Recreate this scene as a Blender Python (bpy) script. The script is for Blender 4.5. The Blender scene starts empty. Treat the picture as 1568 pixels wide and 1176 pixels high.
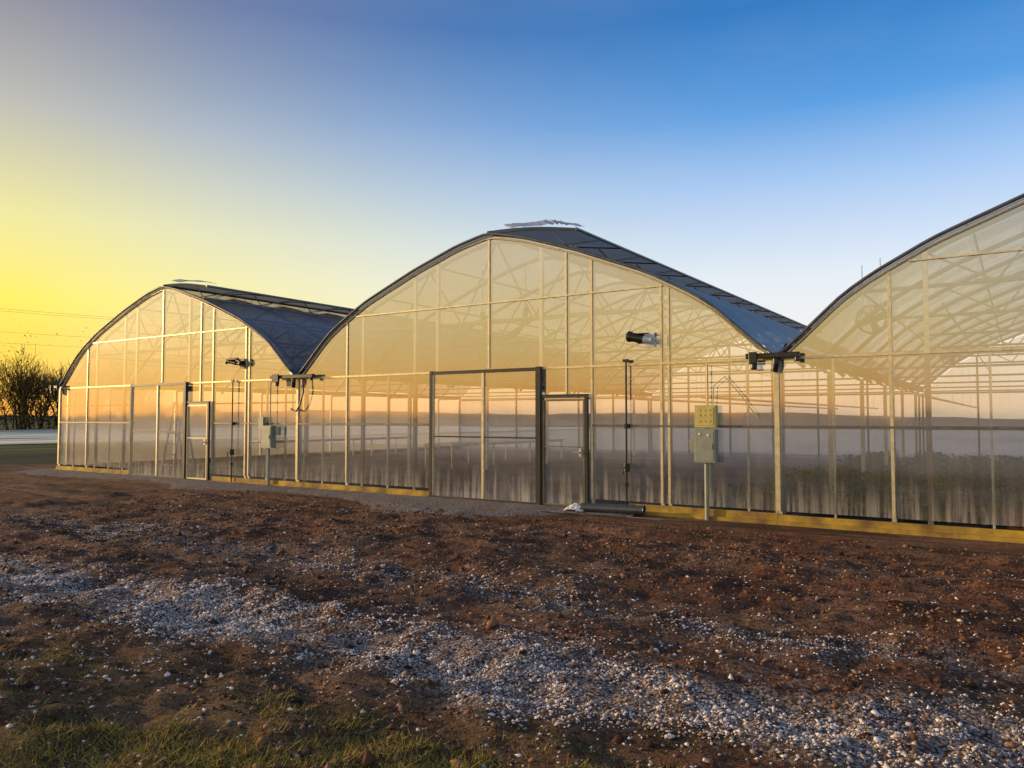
import bpy, math, random
import numpy as np
from mathutils import Vector, Matrix
random.seed(7); rng=np.random.default_rng(7)
scene=bpy.context.scene
scene.view_settings.view_transform='Standard'
try: scene.view_settings.look='None'
except: pass
scene.view_settings.exposure=0; scene.view_settings.gamma=1
W=10.7; L=20.0
# ------------------------------------------------------------------ helpers
def link(o,parent=None):
    scene.collection.objects.link(o)
    if parent: o.parent=parent
    return o
def empty(name):
    e=bpy.data.objects.new(name,None); e.empty_display_size=.3; return link(e)
class MB:
    def __init__(s): s.v=[]; s.f=[]
    def box(s,x0,x1,y0,y1,z0,z1):
        b=len(s.v)
        s.v+=[(x0,y0,z0),(x1,y0,z0),(x1,y1,z0),(x0,y1,z0),(x0,y0,z1),(x1,y0,z1),(x1,y1,z1),(x0,y1,z1)]
        s.f+=[tuple(b+i for i in q) for q in ((0,3,2,1),(4,5,6,7),(0,1,5,4),(1,2,6,5),(2,3,7,6),(3,0,4,7))]
    def tube(s,pts,r,n=6,r1=None,cap=True):
        pts=[Vector(p) for p in pts]; b=len(s.v); m=len(pts)
        for i,p in enumerate(pts):
            t=(pts[min(i+1,m-1)]-pts[max(i-1,0)]).normalized()
            up=Vector((0,0,1)) if abs(t.z)<.9 else Vector((0,1,0))
            if abs(t.y)<.5 and abs(t.z)<.99: up=Vector((0,1,0))
            a=t.cross(up).normalized(); c=t.cross(a)
            rr=r if r1 is None else r+(r1-r)*i/(m-1)
            for k in range(n):
                th=2*math.pi*(k+.5)/n
                s.v.append(tuple(p+a*math.cos(th)*rr+c*math.sin(th)*rr))
        for i in range(m-1):
            for k in range(n):
                k2=(k+1)%n
                s.f.append((b+i*n+k,b+i*n+k2,b+(i+1)*n+k2,b+(i+1)*n+k))
        if cap:
            s.f.append(tuple(b+k for k in range(n))); s.f.append(tuple(b+(m-1)*n+k for k in reversed(range(n))))
    def quad(s,a,b,c,d):
        k=len(s.v); s.v+=[a,b,c,d]; s.f.append((k,k+1,k+2,k+3))
    def obj(s,name,mat,parent=None,smooth=False,bevel=0):
        me=bpy.data.meshes.new(name); me.from_pydata(s.v,[],s.f); me.update()
        if smooth: me.shade_smooth()
        o=bpy.data.objects.new(name,me); me.materials.append(mat); link(o,parent)
        if bevel:
            md=o.modifiers.new('bev','BEVEL'); md.width=bevel; md.segments=2; md.limit_method='ANGLE'
        return o
def join(name,objs):
    for o in bpy.context.selected_objects: o.select_set(False)
    for o in objs: o.select_set(True)
    bpy.context.view_layer.objects.active=objs[0]
    bpy.ops.object.join(); o=bpy.context.view_layer.objects.active; o.name=name; o.select_set(False); return o
def npmesh(name,verts,faces,mat,parent=None):
    me=bpy.data.meshes.new(name)
    nf,k=faces.shape
    me.vertices.add(len(verts)); me.vertices.foreach_set('co',verts.astype(np.float32).ravel())
    me.loops.add(nf*k); me.loops.foreach_set('vertex_index',faces.astype(np.int32).ravel())
    me.polygons.add(nf); me.polygons.foreach_set('loop_start',np.arange(0,nf*k,k,dtype=np.int32))
    me.update(calc_edges=True); me.validate()
    me.materials.append(mat); o=bpy.data.objects.new(name,me); return link(o,parent)
# ------------------------------------------------------------------ node helpers
class N:
    def __init__(s,tree): s.t=tree
    def n(s,typ,**k):
        x=s.t.nodes.new(typ)
        for a,b in k.items(): setattr(x,a,b)
        return x
    def l(s,a,b): s.t.links.new(a,b)
    def val(s,sock,v):
        if isinstance(v,bpy.types.NodeSocket): s.l(v,sock)
        else: sock.default_value=v
    def math(s,op,a,b=0,c=None,clamp=False):
        m=s.n('ShaderNodeMath',operation=op); m.use_clamp=clamp
        s.val(m.inputs[0],a); s.val(m.inputs[1],b)
        if c is not None: s.val(m.inputs[2],c)
        return m.outputs[0]
    def noise(s,vec,scale,detail=4,rough=.55,dist=0):
        x=s.n('ShaderNodeTexNoise'); x.inputs['Scale'].default_value=scale; x.inputs['Detail'].default_value=detail
        x.inputs['Roughness'].default_value=rough; x.inputs['Distortion'].default_value=dist
        if vec is not None: s.l(vec,x.inputs['Vector'])
        return x.outputs['Fac']
    def ramp(s,fac,stops,interp='LINEAR'):
        r=s.n('ShaderNodeValToRGB'); cr=r.color_ramp; cr.interpolation=interp
        while len(cr.elements)<len(stops): cr.elements.new(.5)
        for e,(p,c) in zip(cr.elements,stops):
            e.position=p; e.color=(c,c,c,1) if not isinstance(c,tuple) else (*c[:3],1)
        s.l(fac,r.inputs[0]); return r.outputs[0]
    def mix(s,fac,a,b,bt='MIX'):
        m=s.n('ShaderNodeMix',data_type='RGBA',blend_type=bt)
        s.val(m.inputs[0],fac)
        for i,v in ((6,a),(7,b)):
            if isinstance(v,tuple): m.inputs[i].default_value=(*v[:3],1)
            else: s.l(v,m.inputs[i])
        return m.outputs[2]
    def maprange(s,v,a,b,c,d):
        m=s.n('ShaderNodeMapRange'); s.l(v,m.inputs[0])
        for i,x in ((1,a),(2,b),(3,c),(4,d)): m.inputs[i].default_value=x
        return m.outputs[0]
    def sm(s,fac,a,b):
        m=s.n('ShaderNodeMixShader'); s.val(m.inputs[0],fac); s.l(a,m.inputs[1]); s.l(b,m.inputs[2]); return m.outputs[0]
    def mapped(s,vec,scale):
        m=s.n('ShaderNodeMapping'); m.inputs['Scale'].default_value=scale; s.l(vec,m.inputs['Vector']); return m.outputs[0]
    def bump(s,h,strength,dist):
        b=s.n('ShaderNodeBump'); b.inputs['Strength'].default_value=strength; b.inputs['Distance'].default_value=dist
        s.l(h,b.inputs['Height']); return b.outputs[0]
def newmat(name):
    m=bpy.data.materials.new(name); m.use_nodes=True; m.node_tree.nodes.clear()
    h=N(m.node_tree); out=h.n('ShaderNodeOutputMaterial'); return m,h,out
def pbr(name,col,rough=.6,metal=0,var=.25,nscale=6,bump=0,col2=None,spec=.5):
    m,h,out=newmat(name); geo=h.n('ShaderNodeNewGeometry'); P=geo.outputs['Position']
    f=h.noise(P,nscale,5,.6)
    c2=col2 if col2 else tuple(c*(1-var) for c in col)
    c=h.mix(h.ramp(f,[(.35,0.),(.65,1.)]),c2,col)
    b=h.n('ShaderNodeBsdfPrincipled'); h.l(c,b.inputs['Base Color'])
    b.inputs['Roughness'].default_value=rough; b.inputs['Metallic'].default_value=metal
    b.inputs['Specular IOR Level'].default_value=spec
    if bump: h.l(h.bump(h.noise(P,nscale*6,4),bump,.01),b.inputs['Normal'])
    h.l(b.outputs[0],out.inputs[0]); return m
def film(name,base,tint,trans_col,r0=.04,refl=1.0,rough=.03,streak=True,haze=.1,wave=.012,cap=.8,front=.42):
    """thin greenhouse plastic: see-through + milky scattering + fresnel reflection, with condensation streaks"""
    m,h,out=newmat(name); geo=h.n('ShaderNodeNewGeometry'); P=geo.outputs['Position']
    tr=h.n('ShaderNodeBsdfTransparent'); tr.inputs[0].default_value=(*tint,1)
    tl=h.n('ShaderNodeBsdfTranslucent'); tl.inputs[0].default_value=(*trans_col,1)
    df=h.n('ShaderNodeBsdfDiffuse'); df.inputs[0].default_value=(*trans_col,1)
    milky=h.sm(front,tl.outputs[0],df.outputs[0])
    patch=h.noise(P,.7,3,.5)
    if streak:
        sep=h.n('ShaderNodeSeparateXYZ'); h.l(P,sep.inputs[0])
        st=h.noise(h.mapped(P,(7,7,.35)),1.6,4,.65)
        top=h.math('MULTIPLY_ADD',h.noise(h.mapped(P,(3,3,0)),1.0,4,.7),1.7,-.38)
        low=h.math('SUBTRACT',1,h.math('DIVIDE',h.math('SUBTRACT',sep.outputs[2],.15),h.math('MAXIMUM',top,.08)),clamp=True)
        lowf=h.math('MULTIPLY',low,h.math('MULTIPLY',h.ramp(st,[(.42,.05),(.6,1.)]),.75))
        hz=h.math('ADD',h.math('MULTIPLY',h.ramp(st,[(.4,.1),(.75,1.)]),haze),lowf)
        hz=h.math('ADD',hz,h.math('MULTIPLY',h.ramp(patch,[(.35,.1),(.7,1.)]),haze*1.1))
    else:
        hz=h.math('MULTIPLY',h.ramp(patch,[(.3,.6),(.7,1.)]),haze)
    hz=h.math('ADD',hz,base,clamp=True)
    body=h.sm(hz,tr.outputs[0],milky)
    gl=h.n('ShaderNodeBsdfGlossy'); gl.inputs['Roughness'].default_value=rough; gl.inputs[0].default_value=(.98,.98,.98,1)
    wav=h.noise(h.mapped(P,(1.1,1.1,.8)),1.,1,.4)
    nb=h.bump(wav,.6,wave*4); h.l(nb,gl.inputs['Normal'])
    fr=h.n('ShaderNodeFresnel'); fr.inputs[0].default_value=1.5
    ff=h.math('MULTIPLY_ADD',fr.outputs[0],refl,r0,clamp=True)
    ff=h.math('MINIMUM',ff,cap)
    h.l(h.sm(ff,body,gl.outputs[0]),out.inputs[0]); return m
# ------------------------------------------------------------------ materials
M_front=film('facade_film',.05,(.98,.96,.91),(.90,.84,.72),.22,1.9,.07,True,.11,wave=.0022,front=.5)
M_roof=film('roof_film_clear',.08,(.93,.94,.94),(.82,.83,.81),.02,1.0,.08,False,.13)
M_roofe=film('roof_film_painted_shade',.55,(.30,.34,.42),(.13,.155,.20),.02,.55,.32,False,.3,cap=.24)  # east roofs and vents: same film, dark sky reflection put into its tint
M_back=film('endwall_film',.24,(.98,.95,.90),(.94,.88,.76),.0,.7,.1,False,.14,front=.5)
M_galv=pbr('galvanised_steel',(.60,.60,.55),.38,.6,.3,9)
M_truss=pbr('truss_steel',(.20,.19,.17),.5,.1,.35,5)
M_alu=pbr('aluminium_batten',(.78,.68,.42),.35,.45,.25,12)
M_dark=pbr('dark_door_frame',(.035,.035,.033),.45,.3,.3,10)
M_trim=pbr('arch_trim',(.16,.155,.15),.4,.5,.4,6)
M_rail=pbr('facade_rail_metal',(.20,.18,.14),.4,.4,.4,6)
M_hose=pbr('grey_hose',(.07,.06,.045),.6,0,.3,6)
M_black=pbr('black_plastic',(.012,.012,.013),.35,0,.3,10)
M_white=pbr('white_plastic',(.75,.75,.72),.4,0,.1,10)
M_loose=film('loose_film',.75,(.9,.9,.9),(.95,.95,.95),.0,.6,.3,False,.2)
M_wood=pbr('yellow_treated_board',(.55,.36,.035),.75,0,.4,2.2,.4,col2=(.17,.10,.03))
M_boxg=pbr('grey_box_metal',(.30,.33,.27),.5,.2,.2,8)
M_boxy=pbr('yellow_box_metal',(.62,.52,.16),.5,.1,.2,8)
M_gut=pbr('gutter_metal',(.12,.13,.14),.4,.6,.3,4)
M_floor=pbr('interior_ground_cloth',(.17,.13,.11),.7,0,.5,.6,.2,col2=(.045,.034,.03))
M_floor2=pbr('interior_soil',(.05,.036,.025),.95,0,.4,1.2,.3)
M_crate=pbr('crate_wood',(.30,.15,.06),.8,0,.4,9,.3)
# ------------------------------------------------------------------ profile
tu=np.array([0,.02,.04,.09,.13,.2,.325,.43,.5])*W
tz=np.array([2.50,2.66,2.86,3.36,3.64,4.04,4.57,4.94,5.10])
_d=np.linspace(0,W/2,400); _z=np.interp(_d,tu,tz)
k=np.hanning(41); k/=k.sum()
_zp=np.concatenate([2*_z[0]-_z[20:0:-1],_z,_z[-2:-22:-1]]); _zs=np.convolve(_zp,k,'valid')
def arch(u):
    u=min(u,W-u); return float(np.interp(u,_d,_zs))
VENT_U=7.15
DOOR0,DOOR1,DOOR2=4.0,6.5,7.5
def bay(i,first,last):
    X=i*W; root=empty('greenhouse')
    us=sorted(set([round(x,4) for x in np.linspace(0,W,49)]+[DOOR0,DOOR1,DOOR2,VENT_U]))
    g=MB()
    for a,b in zip(us[:-1],us[1:]):
        mid=(a+b)/2
        z0=.2
        if DOOR0<mid<DOOR1: z0=2.5
        elif DOOR1<mid<DOOR2: z0=1.97
        g.quad((X+a,0,z0),(X+b,0,z0),(X+b,0,arch(b)),(X+a,0,arch(a)))
    g.obj('gable_film',M_front,root)
    g=MB()
    for a,b in zip(us[:-1],us[1:]):
        g.quad((X+a,L,.0),(X+b,L,.0),(X+b,L,arch(b)),(X+a,L,arch(a)))
    g.obj('rear_gable_film',M_back,root)
    g=MB()
    for u in (0.06,1.8,3.6,5.35,7.1,8.9,W-.06): g.box(X+u-.03,X+u+.03,L-.1,L-.02,0,arch(u)-.05)
    for z in (1.2,2.5): g.box(X+.1,X+W-.1,L-.16,L-.105,z-.03,z+.03)
    g.obj('rear_gable_frame',M_truss,root)
    ys=np.linspace(-.06,L+.05,67)
    def roofstrip(ulist,name,fn,mat=M_roof,pf=.03):
        v=[];f=[]
        for j,y in enumerate(ys):
            puff=pf*abs(math.sin(math.pi*y/1.8))
            for u in ulist:
                x,z=fn(u); v.append((X+x,y,z+puff))
        n=len(ulist)
        for j in range(len(ys)-1):
            for q in range(n-1): f.append((j*n+q,j*n+q+1,(j+1)*n+q+1,(j+1)*n+q))
        m=MB(); m.v=v; m.f=f; return m.obj(name,mat,root,True)
    roofstrip([u for u in us if .12<=u<=W/2],'roof_film_west',lambda u:(u,arch(u)+.05))
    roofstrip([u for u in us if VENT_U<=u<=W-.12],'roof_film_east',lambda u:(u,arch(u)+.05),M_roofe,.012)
    ve=1.92
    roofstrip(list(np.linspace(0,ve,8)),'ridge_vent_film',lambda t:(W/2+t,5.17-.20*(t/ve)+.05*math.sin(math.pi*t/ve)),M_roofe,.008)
    m=MB()
    m.tube([(X+W/2+ve,-.05,4.96),(X+W/2+ve,L,4.96)],.03)
    m.tube([(X+VENT_U,-.05,arch(VENT_U)+.06),(X+VENT_U,L,arch(VENT_U)+.06)],.035)
    m.tube([(X+W/2,-.05,5.15),(X+W/2,L,5.15)],.03)
    y=-.03
    while y<L:
        m.tube([(X+W/2,y,5.12),(X+W/2+ve*.5,y,5.08),(X+W/2+ve,y,4.94)],.015)
        m.tube([(X+VENT_U-.35,y+.05,arch(VENT_U-.35)),(X+W/2+ve,y+.9,4.93)],.012)
        m.tube([(X+VENT_U,y+.05,arch(VENT_U)),(X+W/2+ve-.5,y+.05,4.99)],.012)
        y+=1.8
    m.obj('ridge_vent_frame',M_trim,root)
    if i<2:
        m=MB(); nx,ny=60,5
        pts=[]
        for a in range(nx):
            for c in range(ny):
                t=a/(nx-1); x=W/2+.35+1.6*t; yy=-.05+.3*c/(ny-1)
                env=math.sin(math.pi*t)**.6*(.5+.5*math.sin(t*9+i*2))
                z=5.255-.2*((x-W/2)/ve)+.05*math.sin(math.pi*(x-W/2)/ve)+env*random.uniform(.01,.075)*(1 if i else .5)
                pts.append((X+x+random.uniform(-.01,.01),yy+random.uniform(-.02,.02),z))
        m.v=pts; m.f=[(a*ny+c,a*ny+c+1,(a+1)*ny+c+1,(a+1)*ny+c) for a in range(nx-1) for c in range(ny-1)]
        m.obj('loose_ridge_film',M_loose,root,True)
    m=MB(); m.tube([(X+u,-.075,arch(u)+.03) for u in np.linspace(.0,W,60)],.026,6)
    m.obj('gable_arch_trim',M_trim,root,True)
    m=MB(); m.tube([(X+u,-.02,arch(u)-.05) for u in np.linspace(.1,W-.1,60)],.018,6)
    m.obj('gable_arch_lock_channel',M_alu,root,True)
    m=MB(); y=.25; n=0
    while y<L:
        m.tube([(X+u,y,arch(u)-.05) for u in np.linspace(.05,W-.05,30)],.04,5)
        if n%2==0:
            zc=3.45; ua=min(u for u in np.linspace(0,W/2,200) if arch(u)>zc+.05)
            m.tube([(X+ua,y,zc),(X+W-ua,y,zc)],.03,5)
            k=5; pu=np.linspace(ua,W-ua,2*k+1)
            for q in range(2*k):
                za=zc if q%2==0 else arch(pu[q])-.05; zb=zc if q%2==1 else arch(pu[q+1])-.05
                m.tube([(X+pu[q],y,za),(X+pu[q+1],y,zb)],.02,4)
            m.tube([(X+.15,y,2.52),(X+W-.15,y,2.52)],.022,5)
        y+=1.8; n+=1
    m.obj('truss_frames',M_truss,root,True)
    m=MB()
    for u in (1.2,2.6,4.0,8.1,9.5):
        m.tube([(X+u,.07,arch(u)-.1),(X+u,L,arch(u)-.1)],.02,5)
    for u,z in ((2.2,3.2),(W-2.2,3.2),(W/2,3.3)):
        m.tube([(X+u,.3,z),(X+u,L-.3,z)],.014,4)
    m.obj('purlins_and_pipes',M_truss,root,True)
    m=MB(); y=.25
    while y<L:
        for u in ([.0] if not last else [0,W]): m.box(X+u-.04,X+u+.04,y-.04,y+.04,0,2.5)
        y+=3.6
    m.obj('gutter_columns',M_galv,root)
    m=MB()
    for u in ([0,W] if last else [0]):
        m.quad((X+u-.16,-.1,2.72),(X+u-.07,-.1,2.56),(X+u-.07,L,2.56),(X+u-.16,L,2.72))
        m.quad((X+u-.07,-.1,2.56),(X+u+.07,-.1,2.56),(X+u+.07,L,2.56),(X+u-.07,L,2.56))
        m.quad((X+u+.07,-.1,2.56),(X+u+.16,-.1,2.72),(X+u+.16,L,2.72),(X+u+.07,L,2.56))
    m.obj('gutter',M_gut,root)
    m=MB(); bt=MB(); dk=MB()
    for u in [1.57,2.02,3.48,5.35,7.04,7.55,8.84,8.97]:
        z0=0
        if DOOR0<u<DOOR1: z0=2.54
        if DOOR1<u<DOOR2: z0=2.02
        if u in (2.02,3.48) :
            m.box(X+u-.03,X+u+.03,.006,.066,2.5,arch(u)-.04); dk.box(X+u-.035,X+u+.035,.006,.07,0,2.497)
        else: m.box(X+u-.03,X+u+.03,.006,.066,z0,arch(u)-.04)
        if u in (1.57,5.35,7.55,8.97,7.04,8.84): bt.box(X+u-.02,X+u+.02,-.022,-.004,max(z0,.2),arch(u)-.05)
    for u in (DOOR0-.03+.1,DOOR1):
        m.box(X+u-.03,X+u+.03,.006,.076,2.54,arch(u)-.04)
    for u in (.8,2.75,9.6,10.25):
        m.box(X+u-.015,X+u+.015,.008,.05,0,2.5)
    m.box(X-.05,X+.05,.004,.09,0,2.55)
    bt.box(X-.035,X+.035,-.03,-.006,.2,2.5)
    if last: m.box(X+W-.05,X+W+.05,.004,.09,0,2.55)
    m.obj('facade_posts',M_galv,root); dk.obj('facade_dark_posts',M_rail,root)
    def ends(z):
        a=[u for u in np.linspace(0,W/2,400) if arch(u)>z+.08]; return a[0]
    for z,rr in ((2.5,.018),(3.79,.012)):
        a=ends(z) if z>2.6 else .06
        bt.box(X+a,X+W-a,-.034,-.024,z-rr,z+rr)
    bt.obj('facade_battens',M_alu,root)
    m=MB()
    for a,b in ((.06,DOOR0-.06),(DOOR2+.06,W-.06)):
        m.box(X+a,X+b,-.033,-.0235,1.45,1.485)
        m.box(X+a,X+b,.07,.10,1.44,1.49)
        if i==0: m.box(X+a,X+b,.07,.10,1.94,1.98)
    m.box(X+.1,X+W-.1,.08,.12,2.46,2.54)
    m.box(X+2.6,X+W-2.6,.08,.12,3.44,3.48)
    m.obj('facade_rails',M_rail,root)
    m=MB()
    for a,b in ((-.06 if first else 0,DOOR0-.07),(DOOR2+.12 if i==0 else DOOR2+.75,W)):
        xx=a
        while xx<b-.01:
            x2=min(xx+3.6,b)
            m.box(X+xx+.003,X+x2-.004,-.055,-.008,-.05,.16+random.uniform(-.015,.008))
            xx=x2
        m.box(X+a+.003,X+b-.003,-.10,-.057,-.05,.06)
    m.obj('base_board',M_wood,root)
    m=MB(); yd0,yd1=-.085,-.03
    m.box(X+DOOR0-.05,X+DOOR0+.02,yd0,yd1,.02,2.53); m.box(X+DOOR1-.05,X+DOOR1+.05,yd0-.02,yd1,.0,2.53)
    m.box(X+DOOR0+.022,X+DOOR1-.052,yd0+.005,yd1,2.46,2.52)
    m.box(X+DOOR0+.022,X+DOOR1-.052,yd0+.005,yd1,.02,.07)
    m.obj('double_door_frame',M_dark,root)
    mm=MB(); c=(DOOR0+DOOR1)/2
    mm.box(X+c-.025,X+c+.025,yd0+.008,yd1,.072,2.458)
    mm.box(X+DOOR0+.022,X+DOOR0+.045,yd0+.01,yd1,.072,2.458)
    mm.obj('double_door_stiles',M_alu,root)
    mm=MB(); mm.box(X+DOOR0+.047,X+c-.027,yd0+.012,yd1,1.22,1.25); mm.box(X+c+.027,X+DOOR1-.052,yd0+.012,yd1,1.22,1.25)
    mm.obj('double_door_rails',M_dark,root)
    m=MB(); m.quad((X+DOOR0,-.045,.05),(X+DOOR1,-.045,.05),(X+DOOR1,-.045,2.5),(X+DOOR0,-.045,2.5))
    m.quad((X+DOOR1,-.0455,.05),(X+DOOR2,-.0455,.05),(X+DOOR2,-.0455,1.95),(X+DOOR1,-.0455,1.95))
    m.obj('door_film',M_front,root)
    m=MB()
    m.box(X+DOOR1+.053,X+DOOR1+.085,yd0,yd1,.03,1.97);m.box(X+DOOR2-.06,X+DOOR2,yd0,yd1,.0,1.97)
    m.box(X+DOOR1+.053,X+DOOR2+.0,yd0-.003,yd1,1.972,2.02)
    m.obj('walk_door_frame',M_dark,root)
    m=MB()
    m.box(X+DOOR1+.088,X+DOOR1+.118,yd0+.005,yd1,.05,1.93);m.box(X+DOOR2-.093,X+DOOR2-.063,yd0+.005,yd1,.05,1.93)
    m.box(X+DOOR1+.12,X+DOOR2-.095,yd0+.007,yd1,1.9,1.93);m.box(X+DOOR1+.12,X+DOOR2-.095,yd0+.007,yd1,1.08,1.10);m.box(X+DOOR1+.12,X+DOOR2-.095,yd0+.007,yd1,.05,.08)
    m.obj('walk_door_leaf',M_rail if i==1 else M_alu,root)
    m=MB(); m.tube([(X+DOOR2-.14,-.09,1.0),(X+DOOR2-.14,-.14,1.0),(X+DOOR2-.26,-.14,1.0)],.012); m.box(X+DOOR2-.165,X+DOOR2-.115,-.10,-.085,.93,1.07)
    m.obj('walk_door_handle',M_galv,root)
    for sx,flag in ((X,first),(X+W,last)):
        if flag:
            m=MB(); m.quad((sx,0,.1),(sx,L,.1),(sx,L,2.52),(sx,0,2.52)); m.obj('sidewall_film',M_back,root)
            m=MB(); m.box(sx-.05,sx-.01,.01,L,-.05,.17) if sx==X else m.box(sx+.01,sx+.05,.01,L,-.05,.17)
            m.obj('sidewall_base_board',M_wood,root)
    m=MB(); m.quad((X,.0,.016),(X+W,.0,.016),(X+W,L,.016),(X,L,.016)); m.obj('greenhouse_floor',M_floor if i<2 else M_floor2,root)
    return root
for i in range(3): bay(i,i==0,i==2)

# ------------------------------------------------------------------ facade equipment
def gutter_end(x,w):
    a=MB(); a.box(x-w,x+w*.9,-.20,-.11,2.50,2.58)
    a.box(x-w*.85,x-w*.55,-.24,-.205,2.42,2.60)
    a.tube([(x-w*.7,-.16,2.5),(x-w*.7,-.18,2.34)],.05,10)
    a.tube([(x+.03,-.16,2.5),(x+.03,-.16,2.42),(x+.0,-.14,2.3)],.05,10)
    a.tube([(x+w*.8,-.16,2.55),(x+w*.8,-.16,2.44)],.04,10)
    if w>.5: a.tube([(x+w*.4,-.14,2.5),(x+w*.45,-.14,2.2),(x+w*.3,-.14,1.9),(x+.08,-.12,1.75),(x-.1,-.1,1.8)],.02,8)
    a.obj('gutter_end',M_black,None,False,.01)
gutter_end(W,.75); gutter_end(2*W,.42); gutter_end(0,.2)
def wall_light(x,z,white):
    a=MB(); a.box(x+.0,x+.16,-.06,-.035,z-.12,z+.12); a.tube([(x+.08,-.06,z),(x+.08,-.16,z+.02)],.025,8)
    o1=a.obj('plate',M_white if white else M_black,None,False,.006)
    b=MB(); r=.078 if white else .05
    b.tube([(x-.20,-.20,z+.05),(x-.19,-.20,z+.05),(x+.03,-.19,z+.0)],r,16)
    b.tube([(x-.24,-.20,z+.06),(x-.19,-.20,z+.05)],r*1.15,16)
    if not white: b.tube([(x-.35,-.2,z+.0),(x-.3,-.2,z+.09),(x+.1,-.2,z+.10),(x+.2,-.2,z+.0)],.035,8)
    b.box(x-.26,x+.12,-.27,-.13,z+.085,z+.097)
    o2=b.obj('housing',M_black)
    c=MB(); c.tube([(x+.03,-.19,z),(x+.10,-.185,z-.01),(x+.16,-.18,z-.02)],.068 if white else .04,16,r1=.045)
    o3=c.obj('back',M_white if white else M_black,None,True)
    join('wall_light',[o1,o2,o3])
wall_light(8.68,2.92,False); wall_light(W+8.58,2.90,True)
def crank_rod(x,tz):
    a=MB(); a.tube([(x,-.09,.02),(x,-.09,tz)],.016,8); a.box(x-.05,x+.05,-.11,-.07,tz-.02,tz+.03)
    a.tube([(x-.0,-.09,.70),(x,-.09,.74),(x,-.09,.80),(x,-.09,.84)],.055,10); a.tube([(x,-.09,.45),(x,-.09,.52)],.035,8)
    a.tube([(x,-.15,.77),(x-.02,-.19,.77),(x-.02,-.19,.66)],.012,6)
    a.box(x-.04,x+.04,-.085,-.036,1.42,1.50)
    a.obj('vent_crank_rod',M_black)
crank_rod(8.45,2.5); crank_rod(W+8.24,2.56)
def ebox(x,two):
    a=MB(); a.box(x-.17,x+.17,-.20,-.05,.90,1.42); a.box(x-.145,x+.145,-.207,-.201,.93,1.39)
    a.tube([(x,-.12,.0),(x,-.12,.90)],.035,10); a.box(x+.10,x+.13,-.222,-.208,1.12,1.2)
    o=[a.obj('b',M_boxg,None,False,.01)]
    if two:
        c=MB(); c.box(x-.17,x+.17,-.17,-.05,1.45,1.80); c.box(x-.14,x+.14,-.177,-.171,1.48,1.77)
        for q in (-.08,.0,.08):
            for zz in (1.55,1.65,1.72): c.box(x+q-.012,x+q+.012,-.185,-.178,zz-.012,zz+.012)
        c.tube([(x+.02,-.1,1.8),(x+.02,-.1,2.44)],.014,6); c.tube([(x+.1,-.1,1.8),(x+.12,-.1,2.1),(x+.3,-.1,2.25),(x+.55,-.1,1.95),(x+.8,-.1,1.6)],.01,6)
        o.append(c.obj('c',M_boxy,None,False,.008))
        d=MB()
        for q,zz in ((-.08,1.35),(.06,1.33)): d.box(x+q-.02,x+q+.02,-.215,-.2075,zz-.02,zz+.015)
        o.append(d.obj('d',M_white))
        e=MB(); e.box(x-.28,x-.2,-.12,-.05,1.1,1.26); o.append(e.obj('e',M_boxg))
    else:
        c=MB(); c.tube([(x+.02,-.1,1.42),(x+.02,-.1,2.44)],.014,6); c.box(x-.38,x-.2,-.13,-.05,1.32,1.62); c.box(x+.2,x+.34,-.12,-.05,1.2,1.4)
        o.append(c.obj('c',M_boxg,None,False,.01))
    join('electrical_box',o)
ebox(9.85,False); ebox(W+9.63,True)
a=MB(); a.tube([(16.25-.50*math.cos(t),.2,3.62-.5*math.sin(t)) for t in np.linspace(-.1,math.pi+.1,24)],.05,8)
for sx in (-.5,.5): a.tube([(16.25+sx,.2,3.62),(16.25+sx,.2,4.5)],.008,4)
a.obj('hanging_hose_loop',M_hose,None,True)
def fan(x,y,z):
    a=MB()
    for yy in (y-.12,y+.12): a.tube([(x+.24*math.cos(t),yy,z+.24*math.sin(t)) for t in np.linspace(0,2*math.pi,25)],.018,6)
    a.tube([(x,y-.1,z),(x,y+.1,z)],.08,12)
    for q in range(4):
        t=q*math.pi/2+.3; c,s=math.cos(t),math.sin(t)
        a.quad((x+.06*c-.05*s,y-.02,z+.06*s+.05*c),(x+.22*c-.08*s,y-.03,z+.22*s+.08*c),(x+.22*c+.06*s,y+.03,z+.22*s-.06*c),(x+.06*c+.05*s,y+.02,z+.06*s-.05*c))
    for q in range(8):
        t=q*math.pi/4; a.tube([(x+.24*math.cos(t),y-.12,z+.24*math.sin(t)),(x+.24*math.cos(t),y+.12,z+.24*math.sin(t))],.008,4); a.tube([(x,y-.13,z),(x+.24*math.cos(t),y-.13,z+.24*math.sin(t))],.005,4)
    a.tube([(x-.15,y,z+.2),(x-.15,y,z+1.0)],.006,4); a.tube([(x+.15,y,z+.2),(x+.15,y,z+1.1)],.006,4)
    a.obj('circulation_fan',M_black)
fan(22.3,3,3.35); fan(22.9,12,3.3); fan(13.0,9,3.3)
a=MB()
for x in (18.6,20.0,23.2,25.0,27.0,29):
    a.tube([(x,.6,1.95),(x,L-.4,1.95)],.022,6)
    y=.6
    while y<L: a.tube([(x,y,1.95),(x,y,3.1)],.004,3,cap=False); y+=3.6
a.obj('irrigation_pipe',M_white)
a=MB()
for yy,s in ((.55,1),(1.25,-1)):
    for q in (-.28,.28):
        a.tube([(4.75+q,yy,.02),(4.75+q*.7,.9-.03*s,2.05)],.03,4)
    for st in range(1,7):
        t=st/7; y=yy+(.9-.03*s-yy)*t; wq=.28*(1-.3*t); a.box(4.75-wq,4.75+wq,y-.05 if s==1 else y-.01,y+.03 if s==1 else y+.01,2.05*t-.015,2.05*t+.02)
a.obj('step_ladder',M_white)
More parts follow.
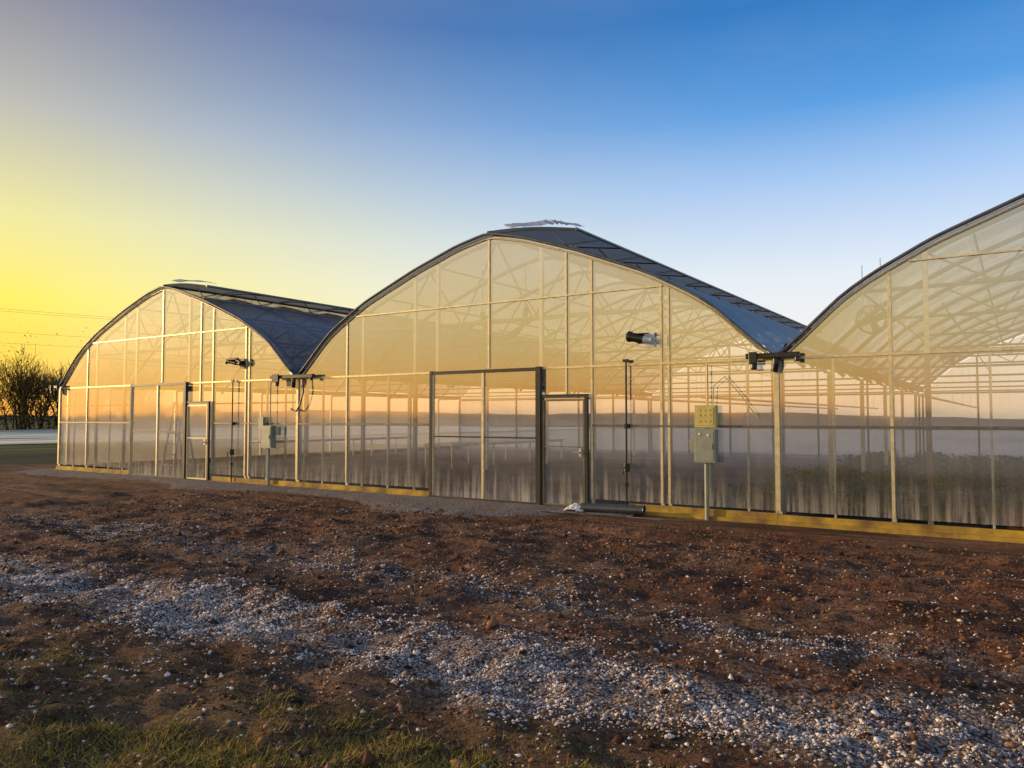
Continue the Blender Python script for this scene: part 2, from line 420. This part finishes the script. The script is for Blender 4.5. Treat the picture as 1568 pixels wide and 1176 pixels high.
def bench(x,y,l):
    a=MB(); a.box(x-.6,x+.6,y,y+l,.74,.79)
    for q in range(5): a.box(x-.58+q*.27,x-.54+q*.27,y,y+l,.70,.737)
    yy=y+.05
    while yy<=y+l:
        for q in (-.55,.51): a.box(x+q,x+q+.04,yy,yy+.04,.02,.70)
        yy+=(l-.14)/3
    a.obj('potting_bench',M_galv)
bench(1.6,6,8); bench(9.1,7,7)
a=MB(); x0,y0=24.3,.45
for z in (.04,.16,.28):
    a.box(x0,x0+.6,y0,y0+.02,z,z+.09); a.box(x0,x0+.6,y0+.4,y0+.42,z,z+.09); a.box(x0-.02,x0-.001,y0,y0+.42,z,z+.09); a.box(x0+.601,x0+.62,y0,y0+.42,z,z+.09)
a.box(x0,x0+.6,y0+.022,y0+.398,.02,.038)
for xx in (x0+.002,x0+.558): a.box(xx,xx+.04,y0+.022,y0+.05,.04,.38)
a.obj('wooden_crate',M_crate)
a=MB(); pts=[]; n=44
pp=[Vector((18.25,-.42,.09)),Vector((19.35,-.30,.10))]
for q in range(n):
    t=q/(n-1); p=pp[0].lerp(pp[1],t); pts.append((p,.085 if q%2 else .07))
nn=14; ax=(pp[1]-pp[0]).normalized(); s1=ax.cross(Vector((0,0,1))).normalized(); s2=ax.cross(s1)
for p,r in pts:
    for k in range(nn):
        th=2*math.pi*k/nn; a.v.append(tuple(p+s1*r*math.cos(th)+s2*r*math.sin(th)))
for q in range(n-1):
    for k in range(nn): a.f.append((q*nn+k,q*nn+(k+1)%nn,(q+1)*nn+(k+1)%nn,(q+1)*nn+k))
a.obj('corrugated_drain_pipe',M_gut,None,True)
a=MB(); nx,ny=12,8
for q in range(nx):
    for c in range(ny):
        r=math.hypot((q-5.5)/6,(c-3.5)/4); a.v.append((17.95+.035*q+random.uniform(-.015,.015),-.55+.04*c,.03+max(0,.12*(1-r))+random.uniform(0,.03)))
a.f=[(q*ny+c,q*ny+c+1,(q+1)*ny+c+1,(q+1)*ny+c) for q in range(nx-1) for c in range(ny-1)]
a.obj('crumpled_plastic_sheet',M_white)
a=MB()
for q in range(6):
    x=17.5+.35*q*random.random(); y=-.6-.25*random.random(); t=random.uniform(-.3,.3)
    a.tube([(x,y,.035),(x+.7*math.cos(t),y+.7*math.sin(t),.04)],.012,6)
a.obj('loose_metal_conduit',M_trim)

# ------------------------------------------------------------------ noise utils
def vn(x,y,f,seed):
    x=x*f+seed*17.3; y=y*f-seed*9.1
    xi=np.floor(x); yi=np.floor(y); fx=x-xi; fy=y-yi
    fx=fx*fx*(3-2*fx); fy=fy*fy*(3-2*fy)
    def h(a,b):
        s=np.sin(a*127.1+b*311.7+seed*74.7)*43758.5453; return s-np.floor(s)
    return (h(xi,yi)*(1-fx)+h(xi+1,yi)*fx)*(1-fy)+(h(xi,yi+1)*(1-fx)+h(xi+1,yi+1)*fx)*fy
def ss(a,b,x):
    t=np.clip((x-a)/(b-a),0,1); return t*t*(3-2*t)
def gheight(x,y):
    z=.11*(vn(x,y,.25,1)-.5)+.07*(vn(x,y,.9,2)-.5)+.065*(vn(x,y,2.6,3)-.5)+.045*(vn(x,y,6,4)-.5)+.03*(vn(x,y,13,5)-.5)
    yw=y+.25*np.sin(x*.35)+.1*np.sin(x*.9)
    z=z+.07*(vn(x*.16,yw,3.2,6)-.5)+.03*(vn(x*.3,yw,8,7)-.5)
    c1=-7.75-.1*(21-x)
    z=z-.05*np.exp(-((y-c1)/.45)**2)-.05*np.exp(-((y+5.75+.15*np.sin(x*.5))/.35)**2)-.05*np.exp(-((yw+3.4)/.22)**2)-.05*np.exp(-((yw+1.9)/.2)**2)
    near=ss(-.5,-2.2,y); far=1-ss(30,60,np.abs(x-20))
    return z*near*np.clip(far,0,1)
def track(x,y):
    n=vn(x,y,.8,11)*.6+vn(x,y,2.5,12)*.4-.5
    yy=y+.8*n; c1=-7.75-.1*(21-x)
    return np.exp(-((yy-c1)/.50)**2)+.25*np.exp(-((yy+5.75)/.5)**2)+.18*np.exp(-((yy-c1+1.2)/.5)**2)*ss(22,17,x)
def axis(segs,far,step):
    out=[]
    for a,b,s in segs: out+=list(np.arange(a,b,s))
    out.append(segs[-1][1]); d=step; x=out[-1]
    while x<far: x+=d; d*=1.35; out.append(x)
    d=step; x=out[0]; pre=[]
    while x>-far: x-=d; d*=1.35; pre.append(x)
    return np.array(pre[::-1]+out)
gx=axis([(-4,8,.4),(8,14,.12),(14,29,.055),(29,36,.3)],700,1)
gy=axis([(-20,-12,.3),(-12,-6,.05),(-6,-.3,.06),(-.3,2,.3)],700,1)
GX,GY=np.meshgrid(gx,gy); GZ=gheight(GX,GY)
V=np.stack([GX.ravel(),GY.ravel(),GZ.ravel()],1); nx=len(gx); ny=len(gy)
I=(np.arange(ny-1)[:,None]*nx+np.arange(nx-1)[None,:]).ravel()
F=np.stack([I,I+1,I+nx+1,I+nx],1)
m,h,out=newmat('soil_and_gravel'); geo=h.n('ShaderNodeNewGeometry'); P=geo.outputs['Position']
sep=h.n('ShaderNodeSeparateXYZ'); h.l(P,sep.inputs[0]); sx,sy=sep.outputs[0],sep.outputs[1]
n1=h.noise(P,.55,6,.65); n2=h.noise(P,3.2,6,.7); n3=h.noise(P,26,5,.7); n4=h.noise(P,90,3,.7); ns_=h.noise(h.mapped(P,(.35,2.4,1)),1.0,6,.68,.3)
soil=h.ramp(n2,[(.3,(.065,.023,.012)),(.5,(.235,.085,.036)),(.68,(.42,.175,.08))])
soil=h.mix(h.ramp(n1,[(.44,0.),(.60,.6)]),soil,(.34,.21,.135))
soil=h.mix(h.ramp(ns_,[(.40,.9),(.53,0.)]),soil,(.042,.020,.012))
soil=h.mix(h.ramp(n3,[(.41,.85),(.53,0.)]),soil,(.020,.010,.006))
soil=h.mix(h.ramp(n4,[(.55,0.),(.7,.6)]),soil,(.50,.33,.21))
vor=h.n('ShaderNodeTexVoronoi'); vor.inputs['Scale'].default_value=48; h.l(P,vor.inputs['Vector'])
gcol=h.ramp(vor.outputs['Distance'],[(.0,(.80,.69,.63)),(.4,(.52,.43,.38)),(.7,(.07,.045,.035))])
def band(c,sl,w,amp):
    yy=h.math('ADD',sy,h.math('MULTIPLY',h.math('SUBTRACT',h.noise(P,.9,5,.6),.5),1.3))
    yy=h.math('ADD',yy,h.math('MULTIPLY',h.math('SUBTRACT',21,sx),sl))
    d=h.math('DIVIDE',h.math('ADD',yy,-c),w); d=h.math('MULTIPLY',d,d)
    return h.math('MULTIPLY',h.math('EXPONENT',h.math('MULTIPLY',d,-1)),amp)
bands=h.math('ADD',band(-7.75,.1,.62,1.0),band(-5.9,0,.8,.62))
gm=h.math('ADD',bands,h.math('MULTIPLY',h.math('SUBTRACT',n2,.5),1.8)); gm=h.math('ADD',gm,h.math('MULTIPLY',h.math('SUBTRACT',n3,.5),1.6))
gm=h.ramp(gm,[(.42,0.),(.85,.92)])
col=h.mix(gm,soil,gcol)
peb=h.math('MULTIPLY',h.ramp(vor.outputs['Distance'],[(.18,1.),(.3,0.)]),h.ramp(h.noise(P,9,3,.6),[(.5,0.),(.62,.8)]))
col=h.mix(peb,col,(.5,.40,.34))
gr=h.math('ADD',sy,h.math('MULTIPLY',h.math('SUBTRACT',n1,.5),3)); gr=h.math('ADD',gr,h.math('MULTIPLY',h.math('SUBTRACT',21,sx),.3))
gg=h.math('MULTIPLY',h.maprange(gr,-8.2,-9.,0.,.6),h.ramp(n3,[(.4,.2),(.6,1.)])); gg=h.math('MULTIPLY',gg,h.maprange(sx,22.6,23.6,1.,0.))
col=h.mix(gg,col,h.ramp(n4,[(.35,(.035,.03,.008)),(.65,(.26,.18,.03))]))
# unseen ground behind the camera, added pale so the facade film reflects cream
col=h.mix(h.maprange(sy,-13.,-15.,0.,.9),col,(.58,.50,.42))
fm=h.maprange(h.math('ADD',sx,h.math('MULTIPLY',n1,6)),1.,-2.,0.,1.)
fm=h.math('MULTIPLY',fm,h.maprange(sy,-15.,-13.,0.,1.))
fcol=h.ramp(h.noise(h.mapped(P,(1,.15,1)),.35,5,.6),[(.35,(.012,.014,.006)),(.5,(.05,.075,.014)),(.68,(.15,.17,.05))])
fcol=h.mix(h.maprange(sx,-16.,-11.,0.,.85),fcol,(.018,.013,.010))
col=h.mix(fm,col,fcol)
bs=h.n('ShaderNodeBsdfPrincipled'); h.l(col,bs.inputs['Base Color']); bs.inputs['Roughness'].default_value=.85; bs.inputs['Specular IOR Level'].default_value=.25
hh=h.math('ADD',h.math('MULTIPLY',n3,1.3),h.math('MULTIPLY',n4,.6)); hh=h.math('ADD',hh,h.math('MULTIPLY',h.math('SUBTRACT',1,vor.outputs['Distance']),h.math('MULTIPLY',gm,.6)))
h.l(h.bump(hh,1.,.04),bs.inputs['Normal']); h.l(bs.outputs[0],out.inputs[0])
g=npmesh('ground',V,F,m); g.data.shade_smooth()
mg,h,out=newmat('grey_gravel'); geo=h.n('ShaderNodeNewGeometry'); P=geo.outputs['Position']
vor=h.n('ShaderNodeTexVoronoi'); vor.inputs['Scale'].default_value=30; h.l(P,vor.inputs['Vector'])
c=h.ramp(vor.outputs['Distance'],[(0.,(.36,.34,.34)),(.5,(.16,.15,.15)),(.8,(.02,.02,.02))])
c=h.mix(h.ramp(h.noise(P,2,4,.6),[(.45,0.),(.7,.8)]),c,(.16,.075,.04))
bs=h.n('ShaderNodeBsdfPrincipled'); h.l(c,bs.inputs['Base Color']); bs.inputs['Roughness'].default_value=.85
h.l(h.bump(vor.outputs['Distance'],.8,-.02),bs.inputs['Normal']); h.l(bs.outputs[0],out.inputs[0])
xs=np.linspace(-.5,19.2,200); rows=9
Va=[]
for j in range(rows):
    t=j/(rows-1)
    for x in xs:
        wdt=.7+.35*math.sin(x*.9)+.5*float(vn(np.array(x),np.array(0.),.8,21))+.25*float(vn(np.array(x),np.array(0.),4,22))
        wdt*=1.0+.5*math.exp(-((x-16.2)/2.2)**2)
        y=-.02-t*wdt
        Va.append((x,y,.035*(1-t**3)+float(gheight(np.array(x),np.array(y)))-.028*t**6+.012*float(vn(np.array(x),np.array(y),6,5))))
Va=np.array(Va); I=(np.arange(rows-1)[:,None]*200+np.arange(199)[None,:]).ravel()
npmesh('gravel_path',Va,np.stack([I,I+200,I+201,I+1],1),mg)
# ------------------------------------------------------------------ stones / clods / grass
def rnd_mat(name,c0,c1,c2,rough=.85):
    m,h,out=newmat(name); geo=h.n('ShaderNodeNewGeometry')
    c=h.ramp(geo.outputs['Random Per Island'],[(0.,c0),(.5,c1),(1.,c2)])
    b=h.n('ShaderNodeBsdfPrincipled'); h.l(c,b.inputs['Base Color']); b.inputs['Roughness'].default_value=rough; b.inputs['Specular IOR Level'].default_value=.25
    h.l(b.outputs[0],out.inputs[0]); return m
OV=np.array([(1,0,0),(0,1,0),(-1,0,0),(0,-1,0),(0,0,1),(0,0,-1)],float)
OF=np.array([(0,1,4),(1,2,4),(2,3,4),(3,0,4),(1,0,5),(2,1,5),(3,2,5),(0,3,5)])
def stones(name,x,y,size,mat):
    n=len(x); s=size[:,None,None]
    v=OV[None]*(1+rng.uniform(-.35,.35,(n,6,1)))*s*rng.uniform(.6,1.3,(n,1,3))
    v[:,:,2]*=.7
    th=rng.uniform(0,6.28,n); c,sn=np.cos(th),np.sin(th)
    vx=v[:,:,0]*c[:,None]-v[:,:,1]*sn[:,None]; vy=v[:,:,0]*sn[:,None]+v[:,:,1]*c[:,None]
    tl=rng.uniform(-.5,.5,n)[:,None]; vz=v[:,:,2]+vx*tl
    z=gheight(x,y)+size*.1
    V=np.stack([vx+x[:,None],vy+y[:,None],vz+z[:,None]],2).reshape(-1,3)
    F=(OF[None]+6*np.arange(n)[:,None,None]).reshape(-1,3)
    npmesh(name,V,F,mat)
def sample(n,fn,x0,x1,y0,y1):
    xs=[];ys=[];c=0
    while c<n:
        x=rng.uniform(x0,x1,n*2); y=rng.uniform(y0,y1,n*2); k=rng.uniform(0,1,n*2)<fn(x,y)
        xs.append(x[k]); ys.append(y[k]); c+=k.sum()
    return np.concatenate(xs)[:n],np.concatenate(ys)[:n]
x,y=sample(62000,lambda x,y:np.clip(track(x,y)*(.06+ss(.38,.66,vn(x,y,1.7,31)*.5+vn(x,y,5,32)*.5))+.018,0,1),10,29,-11,-2)
stones('gravel_stones',x,y,rng.gamma(2.2,.0025,len(x))+.003,rnd_mat('pale_stone',(.28,.22,.18),(.62,.52,.46),(.92,.84,.78)))
x,y=sample(46000,lambda x,y:.1+.9*vn(x,y,2.2,41)**2,10,29,-11,-1)
stones('soil_clods',x,y,rng.gamma(1.5,.0055,len(x))+.003,rnd_mat('brown_clod',(.035,.017,.01),(.14,.06,.03),(.34,.18,.10)))
def grassmask(x,y):
    a=ss(-8.2,-9.0,y+1.2*(vn(x,y,.6,51)-.5)+.3*(21-x)); return np.clip(a*ss(.40,.66,vn(x,y,1.6,52)*.6+vn(x,y,5,53)*.4)+.02*ss(-7.5,-8.5,y),0,1)*ss(23.6,22.4,x)
x,y=sample(34000,grassmask,16.5,24,-11.2,-7)
n=len(x); hgt=rng.uniform(.012,.05,n); th=rng.uniform(0,6.28,n); wd=.0026; z=gheight(x,y)-.005
lx=rng.normal(0,.035,n); ly=rng.normal(0,.035,n)
V=np.zeros((n,3,3)); V[:,0]=np.stack([x-np.cos(th)*wd,y-np.sin(th)*wd,z],1); V[:,1]=np.stack([x+np.cos(th)*wd,y+np.sin(th)*wd,z],1); V[:,2]=np.stack([x+lx,y+ly,z+hgt],1)
npmesh('grass',V.reshape(-1,3),np.arange(n*3).reshape(-1,3),rnd_mat('grass_blade',(.10,.11,.015),(.38,.30,.04),(.64,.42,.10)))
# ------------------------------------------------------------------ crops in the right bay
rowsx=[20.3,21.9,23.1,24.3,25.5,26.9,28.4,29.9]
nl=24000
rx=rng.choice(rowsx,nl)+rng.normal(0,.27,nl); ry=rng.uniform(1.2,L-1,nl); rz=.04+.30*rng.random(nl)*(.55+.9*vn(rx,ry,1.5,71))
s=rng.uniform(.03,.085,nl); V=np.zeros((nl,4,3))
a=rng.normal(0,1,(nl,3)); a/=np.linalg.norm(a,axis=1)[:,None]; b=np.cross(a,rng.normal(0,1,(nl,3))); b/=np.linalg.norm(b,axis=1)[:,None]
c=np.stack([rx,ry,rz],1)
V[:,0]=c-a*s[:,None]; V[:,1]=c+b*s[:,None]*.6; V[:,2]=c+a*s[:,None]; V[:,3]=c-b*s[:,None]*.6
npmesh('crop_plants',V.reshape(-1,3),np.arange(nl*4).reshape(-1,4),rnd_mat('crop_leaf',(.02,.05,.012),(.06,.14,.02),(.16,.28,.05),.5))
# ------------------------------------------------------------------ far background: plastic-mulched field
mf,h,out=newmat('mulch_film_field'); geo=h.n('ShaderNodeNewGeometry'); P=geo.outputs['Position']
sep=h.n('ShaderNodeSeparateXYZ'); h.l(P,sep.inputs[0])
f1=h.noise(h.mapped(P,(.5,.045,1)),1.,5,.65,.3)
c=h.ramp(f1,[(.40,(.05,.055,.03)),(.47,(.50,.45,.37)),(.56,(.88,.82,.72)),(.72,(.92,.88,.82))])
c=h.mix(h.maprange(sep.outputs[0],-30.,-18.,0.,.75),c,(.26,.19,.13))
bs=h.n('ShaderNodeBsdfPrincipled'); h.l(c,bs.inputs['Base Color']); bs.inputs['Roughness'].default_value=.45
h.l(bs.outputs[0],out.inputs[0])
gys=np.linspace(L+2.5,105,40)
m=MB()
Vf=[]
for y in np.linspace(-12,105,60):
    for x in np.linspace(-86,-26,50): Vf.append((x+1.5*math.sin(y*.07),y,.02+.05*math.sin(x*1.9)**2))
If=[(j*50+q,j*50+q+1,(j+1)*50+q+1,(j+1)*50+q) for j in range(59) for q in range(49)]
b=len(Vf)
for y in gys:
    for x in np.linspace(-23,75,60): Vf.append((x,y,.02+.04*math.sin(x*1.9)**2))
If+=[(b+j*60+q,b+j*60+q+1,b+(j+1)*60+q+1,b+(j+1)*60+q) for j in range(39) for q in range(59)]
m.v=Vf; m.f=If; m.obj('mulched_field',mf,None,True)
segs=[]
def branch(p,d,l,r,dep):
    q=p+d*l; segs.append((p,q,r,r*.65))
    if dep==0: return
    for _ in range(random.choice((2,3,3))):
        nd=(d+Vector((random.uniform(-.75,.75),random.uniform(-.75,.75),random.uniform(-.15,.5)))).normalized()
        branch(p.lerp(q,random.uniform(.55,1)),nd,l*random.uniform(.62,.85),r*.6,dep-1)
def tree(x,y,hh):
    for _ in range(random.choice((3,4,4))):
        d=Vector((random.uniform(-.35,.35),random.uniform(-.35,.35),1)).normalized()
        branch(Vector((x+random.uniform(-.8,.8),y+random.uniform(-.8,.8),0)),d,hh*random.uniform(.28,.38),.13,4)
for q in range(80):
    yy=12+q*.72
    hh=random.uniform(8.5,12) if yy<58 else random.uniform(4,5)
    tree(-95+random.uniform(-5,5),yy+random.uniform(-1,1),hh)
P0=np.array([s[0] for s in segs]); P1=np.array([s[1] for s in segs]); R0=np.array([s[2] for s in segs]); R1=np.array([s[3] for s in segs]); n=len(segs)
R0=np.maximum(R0,.03);R1=np.maximum(R1,.02)
ang=np.array([0,2.094,4.189]); off=np.stack([np.cos(ang),np.sin(ang),np.zeros(3)],1)
V=np.concatenate([P0[:,None]+off[None]*R0[:,None,None],P1[:,None]+off[None]*R1[:,None,None]],1).reshape(-1,3)
FQ=np.array([(0,1,4,3),(1,2,5,4),(2,0,3,5)]); F=(FQ[None]+6*np.arange(n)[:,None,None]).reshape(-1,4)
npmesh('distant_treeline',V,F,rnd_mat('bare_branch',(.03,.02,.008),(.10,.065,.018),(.28,.17,.035)))
nl=34000; cx=-95+rng.normal(0,4,nl)+4; cy=rng.uniform(-5,75,nl); cz=rng.gamma(2,1.5,nl)*(.6+.8*vn(cx,cy,.3,61))*np.where(cy>56,.35,1)
s=rng.uniform(.08,.26,nl); a=rng.normal(0,1,(nl,3)); a/=np.linalg.norm(a,axis=1)[:,None]; b=rng.normal(0,1,(nl,3)); c=np.stack([cx,cy,cz],1)
V=np.stack([c-a*s[:,None],c+b*s[:,None]*.4,c+a*s[:,None]],1)
npmesh('hedge_undergrowth',V.reshape(-1,3),np.arange(nl*3).reshape(-1,3),rnd_mat('hedge_leaf',(.012,.012,.004),(.03,.027,.008),(.08,.06,.015)))
m=MB(); n=240
for k in range(n):
    t=2*math.pi*k/n; r=480; hgt=3+2*math.sin(3*t+1)+1.2*math.sin(11*t)+1*random.random()
    m.v+= [(20+r*math.cos(t),r*math.sin(t),-1),(20+(r+30)*math.cos(t),(r+30)*math.sin(t),hgt)]
for k in range(n): a=2*k; b=(2*k+2)%(2*n); m.f.append((a,b,b+1,a+1))
m.obj('distant_hills',pbr('hill_woods',(.07,.06,.04),.95,0,.4,.05),None,True)
m=MB()
px=[(-75,-20),(-62,62)]
for (x,y) in px:
    m.tube([(x,y,0),(x,y,14.5)],.16,8,r1=.11); m.tube([(x-1.2,y,13.9),(x+1.2,y,13.9)],.07,6)
    for d in (-1.1,0,1.1): m.tube([(x+d,y,13.9),(x+d,y,14.2)],.05,6)
for d,z in ((-1.1,14.2),(1.1,14.2),(0,11.8),(0,10.6)):
    pts=[]
    for t in np.linspace(0,1,20): pts.append((px[0][0]*(1-t)+px[1][0]*t+d,px[0][1]*(1-t)+px[1][1]*t,z-2.2*4*t*(1-t)*.4))
    m.tube(pts,.014,4)
m.obj('power_line',pbr('weathered_pole',(.20,.14,.06),.8))

# ------------------------------------------------------------------ sky
SAZ=Vector((-1,-.35,0)).normalized(); EL=math.radians(9)
w=bpy.data.worlds.new('World'); scene.world=w; w.use_nodes=True; w.node_tree.nodes.clear(); h=N(w.node_tree)
tc=h.n('ShaderNodeTexCoord'); D=tc.outputs['Generated']
sp=h.n('ShaderNodeSeparateXYZ'); h.l(D,sp.inputs[0])
vm=h.n('ShaderNodeVectorMath',operation='MULTIPLY'); h.l(D,vm.inputs[0]); vm.inputs[1].default_value=(1,1,0)
nm=h.n('ShaderNodeVectorMath',operation='NORMALIZE'); h.l(vm.outputs[0],nm.inputs[0])
dt=h.n('ShaderNodeVectorMath',operation='DOT_PRODUCT'); h.l(nm.outputs[0],dt.inputs[0]); dt.inputs[1].default_value=SAZ
av=h.math('MULTIPLY_ADD',dt.outputs['Value'],.5,.5)
warm=h.ramp(av,[(.36,0.),(.50,.05),(.62,.22),(.70,.40),(.80,.70),(.865,.95),(.92,1.)])
z=sp.outputs[2]
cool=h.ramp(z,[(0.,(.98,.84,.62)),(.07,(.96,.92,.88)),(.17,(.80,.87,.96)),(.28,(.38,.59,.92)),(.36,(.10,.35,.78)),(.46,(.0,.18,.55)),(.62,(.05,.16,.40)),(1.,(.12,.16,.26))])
wrm=h.ramp(z,[(0.,(1.08,.40,.008)),(.06,(1.08,.68,.004)),(.13,(1.06,.88,.05)),(.22,(.90,.82,.30)),(.33,(.54,.52,.44)),(.46,(.21,.20,.28)),(1.,(.12,.14,.2))])
glow=h.ramp(z,[(0.,(1.,.40,.05)),(.05,(1.,.60,.12)),(.11,(1.,.78,.28)),(.20,(.96,.84,.50)),(.33,(.66,.63,.55)),(.5,(.25,.3,.4)),(1.,(.12,.14,.2))])
glow=h.mix(1.0,glow,(1.65,1.5,1.4),'MULTIPLY')
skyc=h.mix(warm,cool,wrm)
sn=h.n('ShaderNodeSeparateXYZ'); h.l(nm.outputs[0],sn.inputs[0])
south=h.math('MULTIPLY',h.maprange(sn.outputs[1],-.15,-.5,0.,1.),h.maprange(av,.55,.82,0.,1.))
gmask=h.math('MAXIMUM',south,h.maprange(av,.885,.95,0.,1.))
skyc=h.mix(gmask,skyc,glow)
hz=h.noise(h.mapped(D,(1,1,4)),1.6,4,.6)
skyc=h.mix(h.math('MULTIPLY',h.ramp(hz,[(.4,0.),(.7,1.)]),.06),skyc,(.8,.8,.85))
ns=h.n('ShaderNodeTexSky',sky_type='NISHITA'); ns.sun_disc=False; ns.sun_elevation=EL; ns.sun_rotation=math.atan2(SAZ.x,SAZ.y)
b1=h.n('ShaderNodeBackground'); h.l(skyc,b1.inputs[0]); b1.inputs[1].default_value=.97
b2=h.n('ShaderNodeBackground'); h.l(ns.outputs[0],b2.inputs[0]); b2.inputs[1].default_value=.01
ad=h.n('ShaderNodeAddShader'); h.l(b1.outputs[0],ad.inputs[0]); h.l(b2.outputs[0],ad.inputs[1])
wo=h.n('ShaderNodeOutputWorld'); h.l(ad.outputs[0],wo.inputs[0])
sd=bpy.data.lights.new('sun','SUN'); sd.energy=3.8; sd.angle=math.radians(1.2); sd.color=(1,.68,.34)
so=bpy.data.objects.new('sun',sd); link(so)
sv=Vector((SAZ.x*math.cos(EL),SAZ.y*math.cos(EL),math.sin(EL))); so.rotation_euler=sv.to_track_quat('Z','Y').to_euler()
# ------------------------------------------------------------------ camera
cd=bpy.data.cameras.new('camera'); co=bpy.data.objects.new('camera',cd); link(co)
cd.sensor_width=36; cd.lens=27.0; cd.clip_end=3000; cd.clip_start=.05
co.location=(24.49,-11.93,1.6); co.rotation_euler=(math.radians(92.53),0,math.radians(33.57)); scene.camera=co
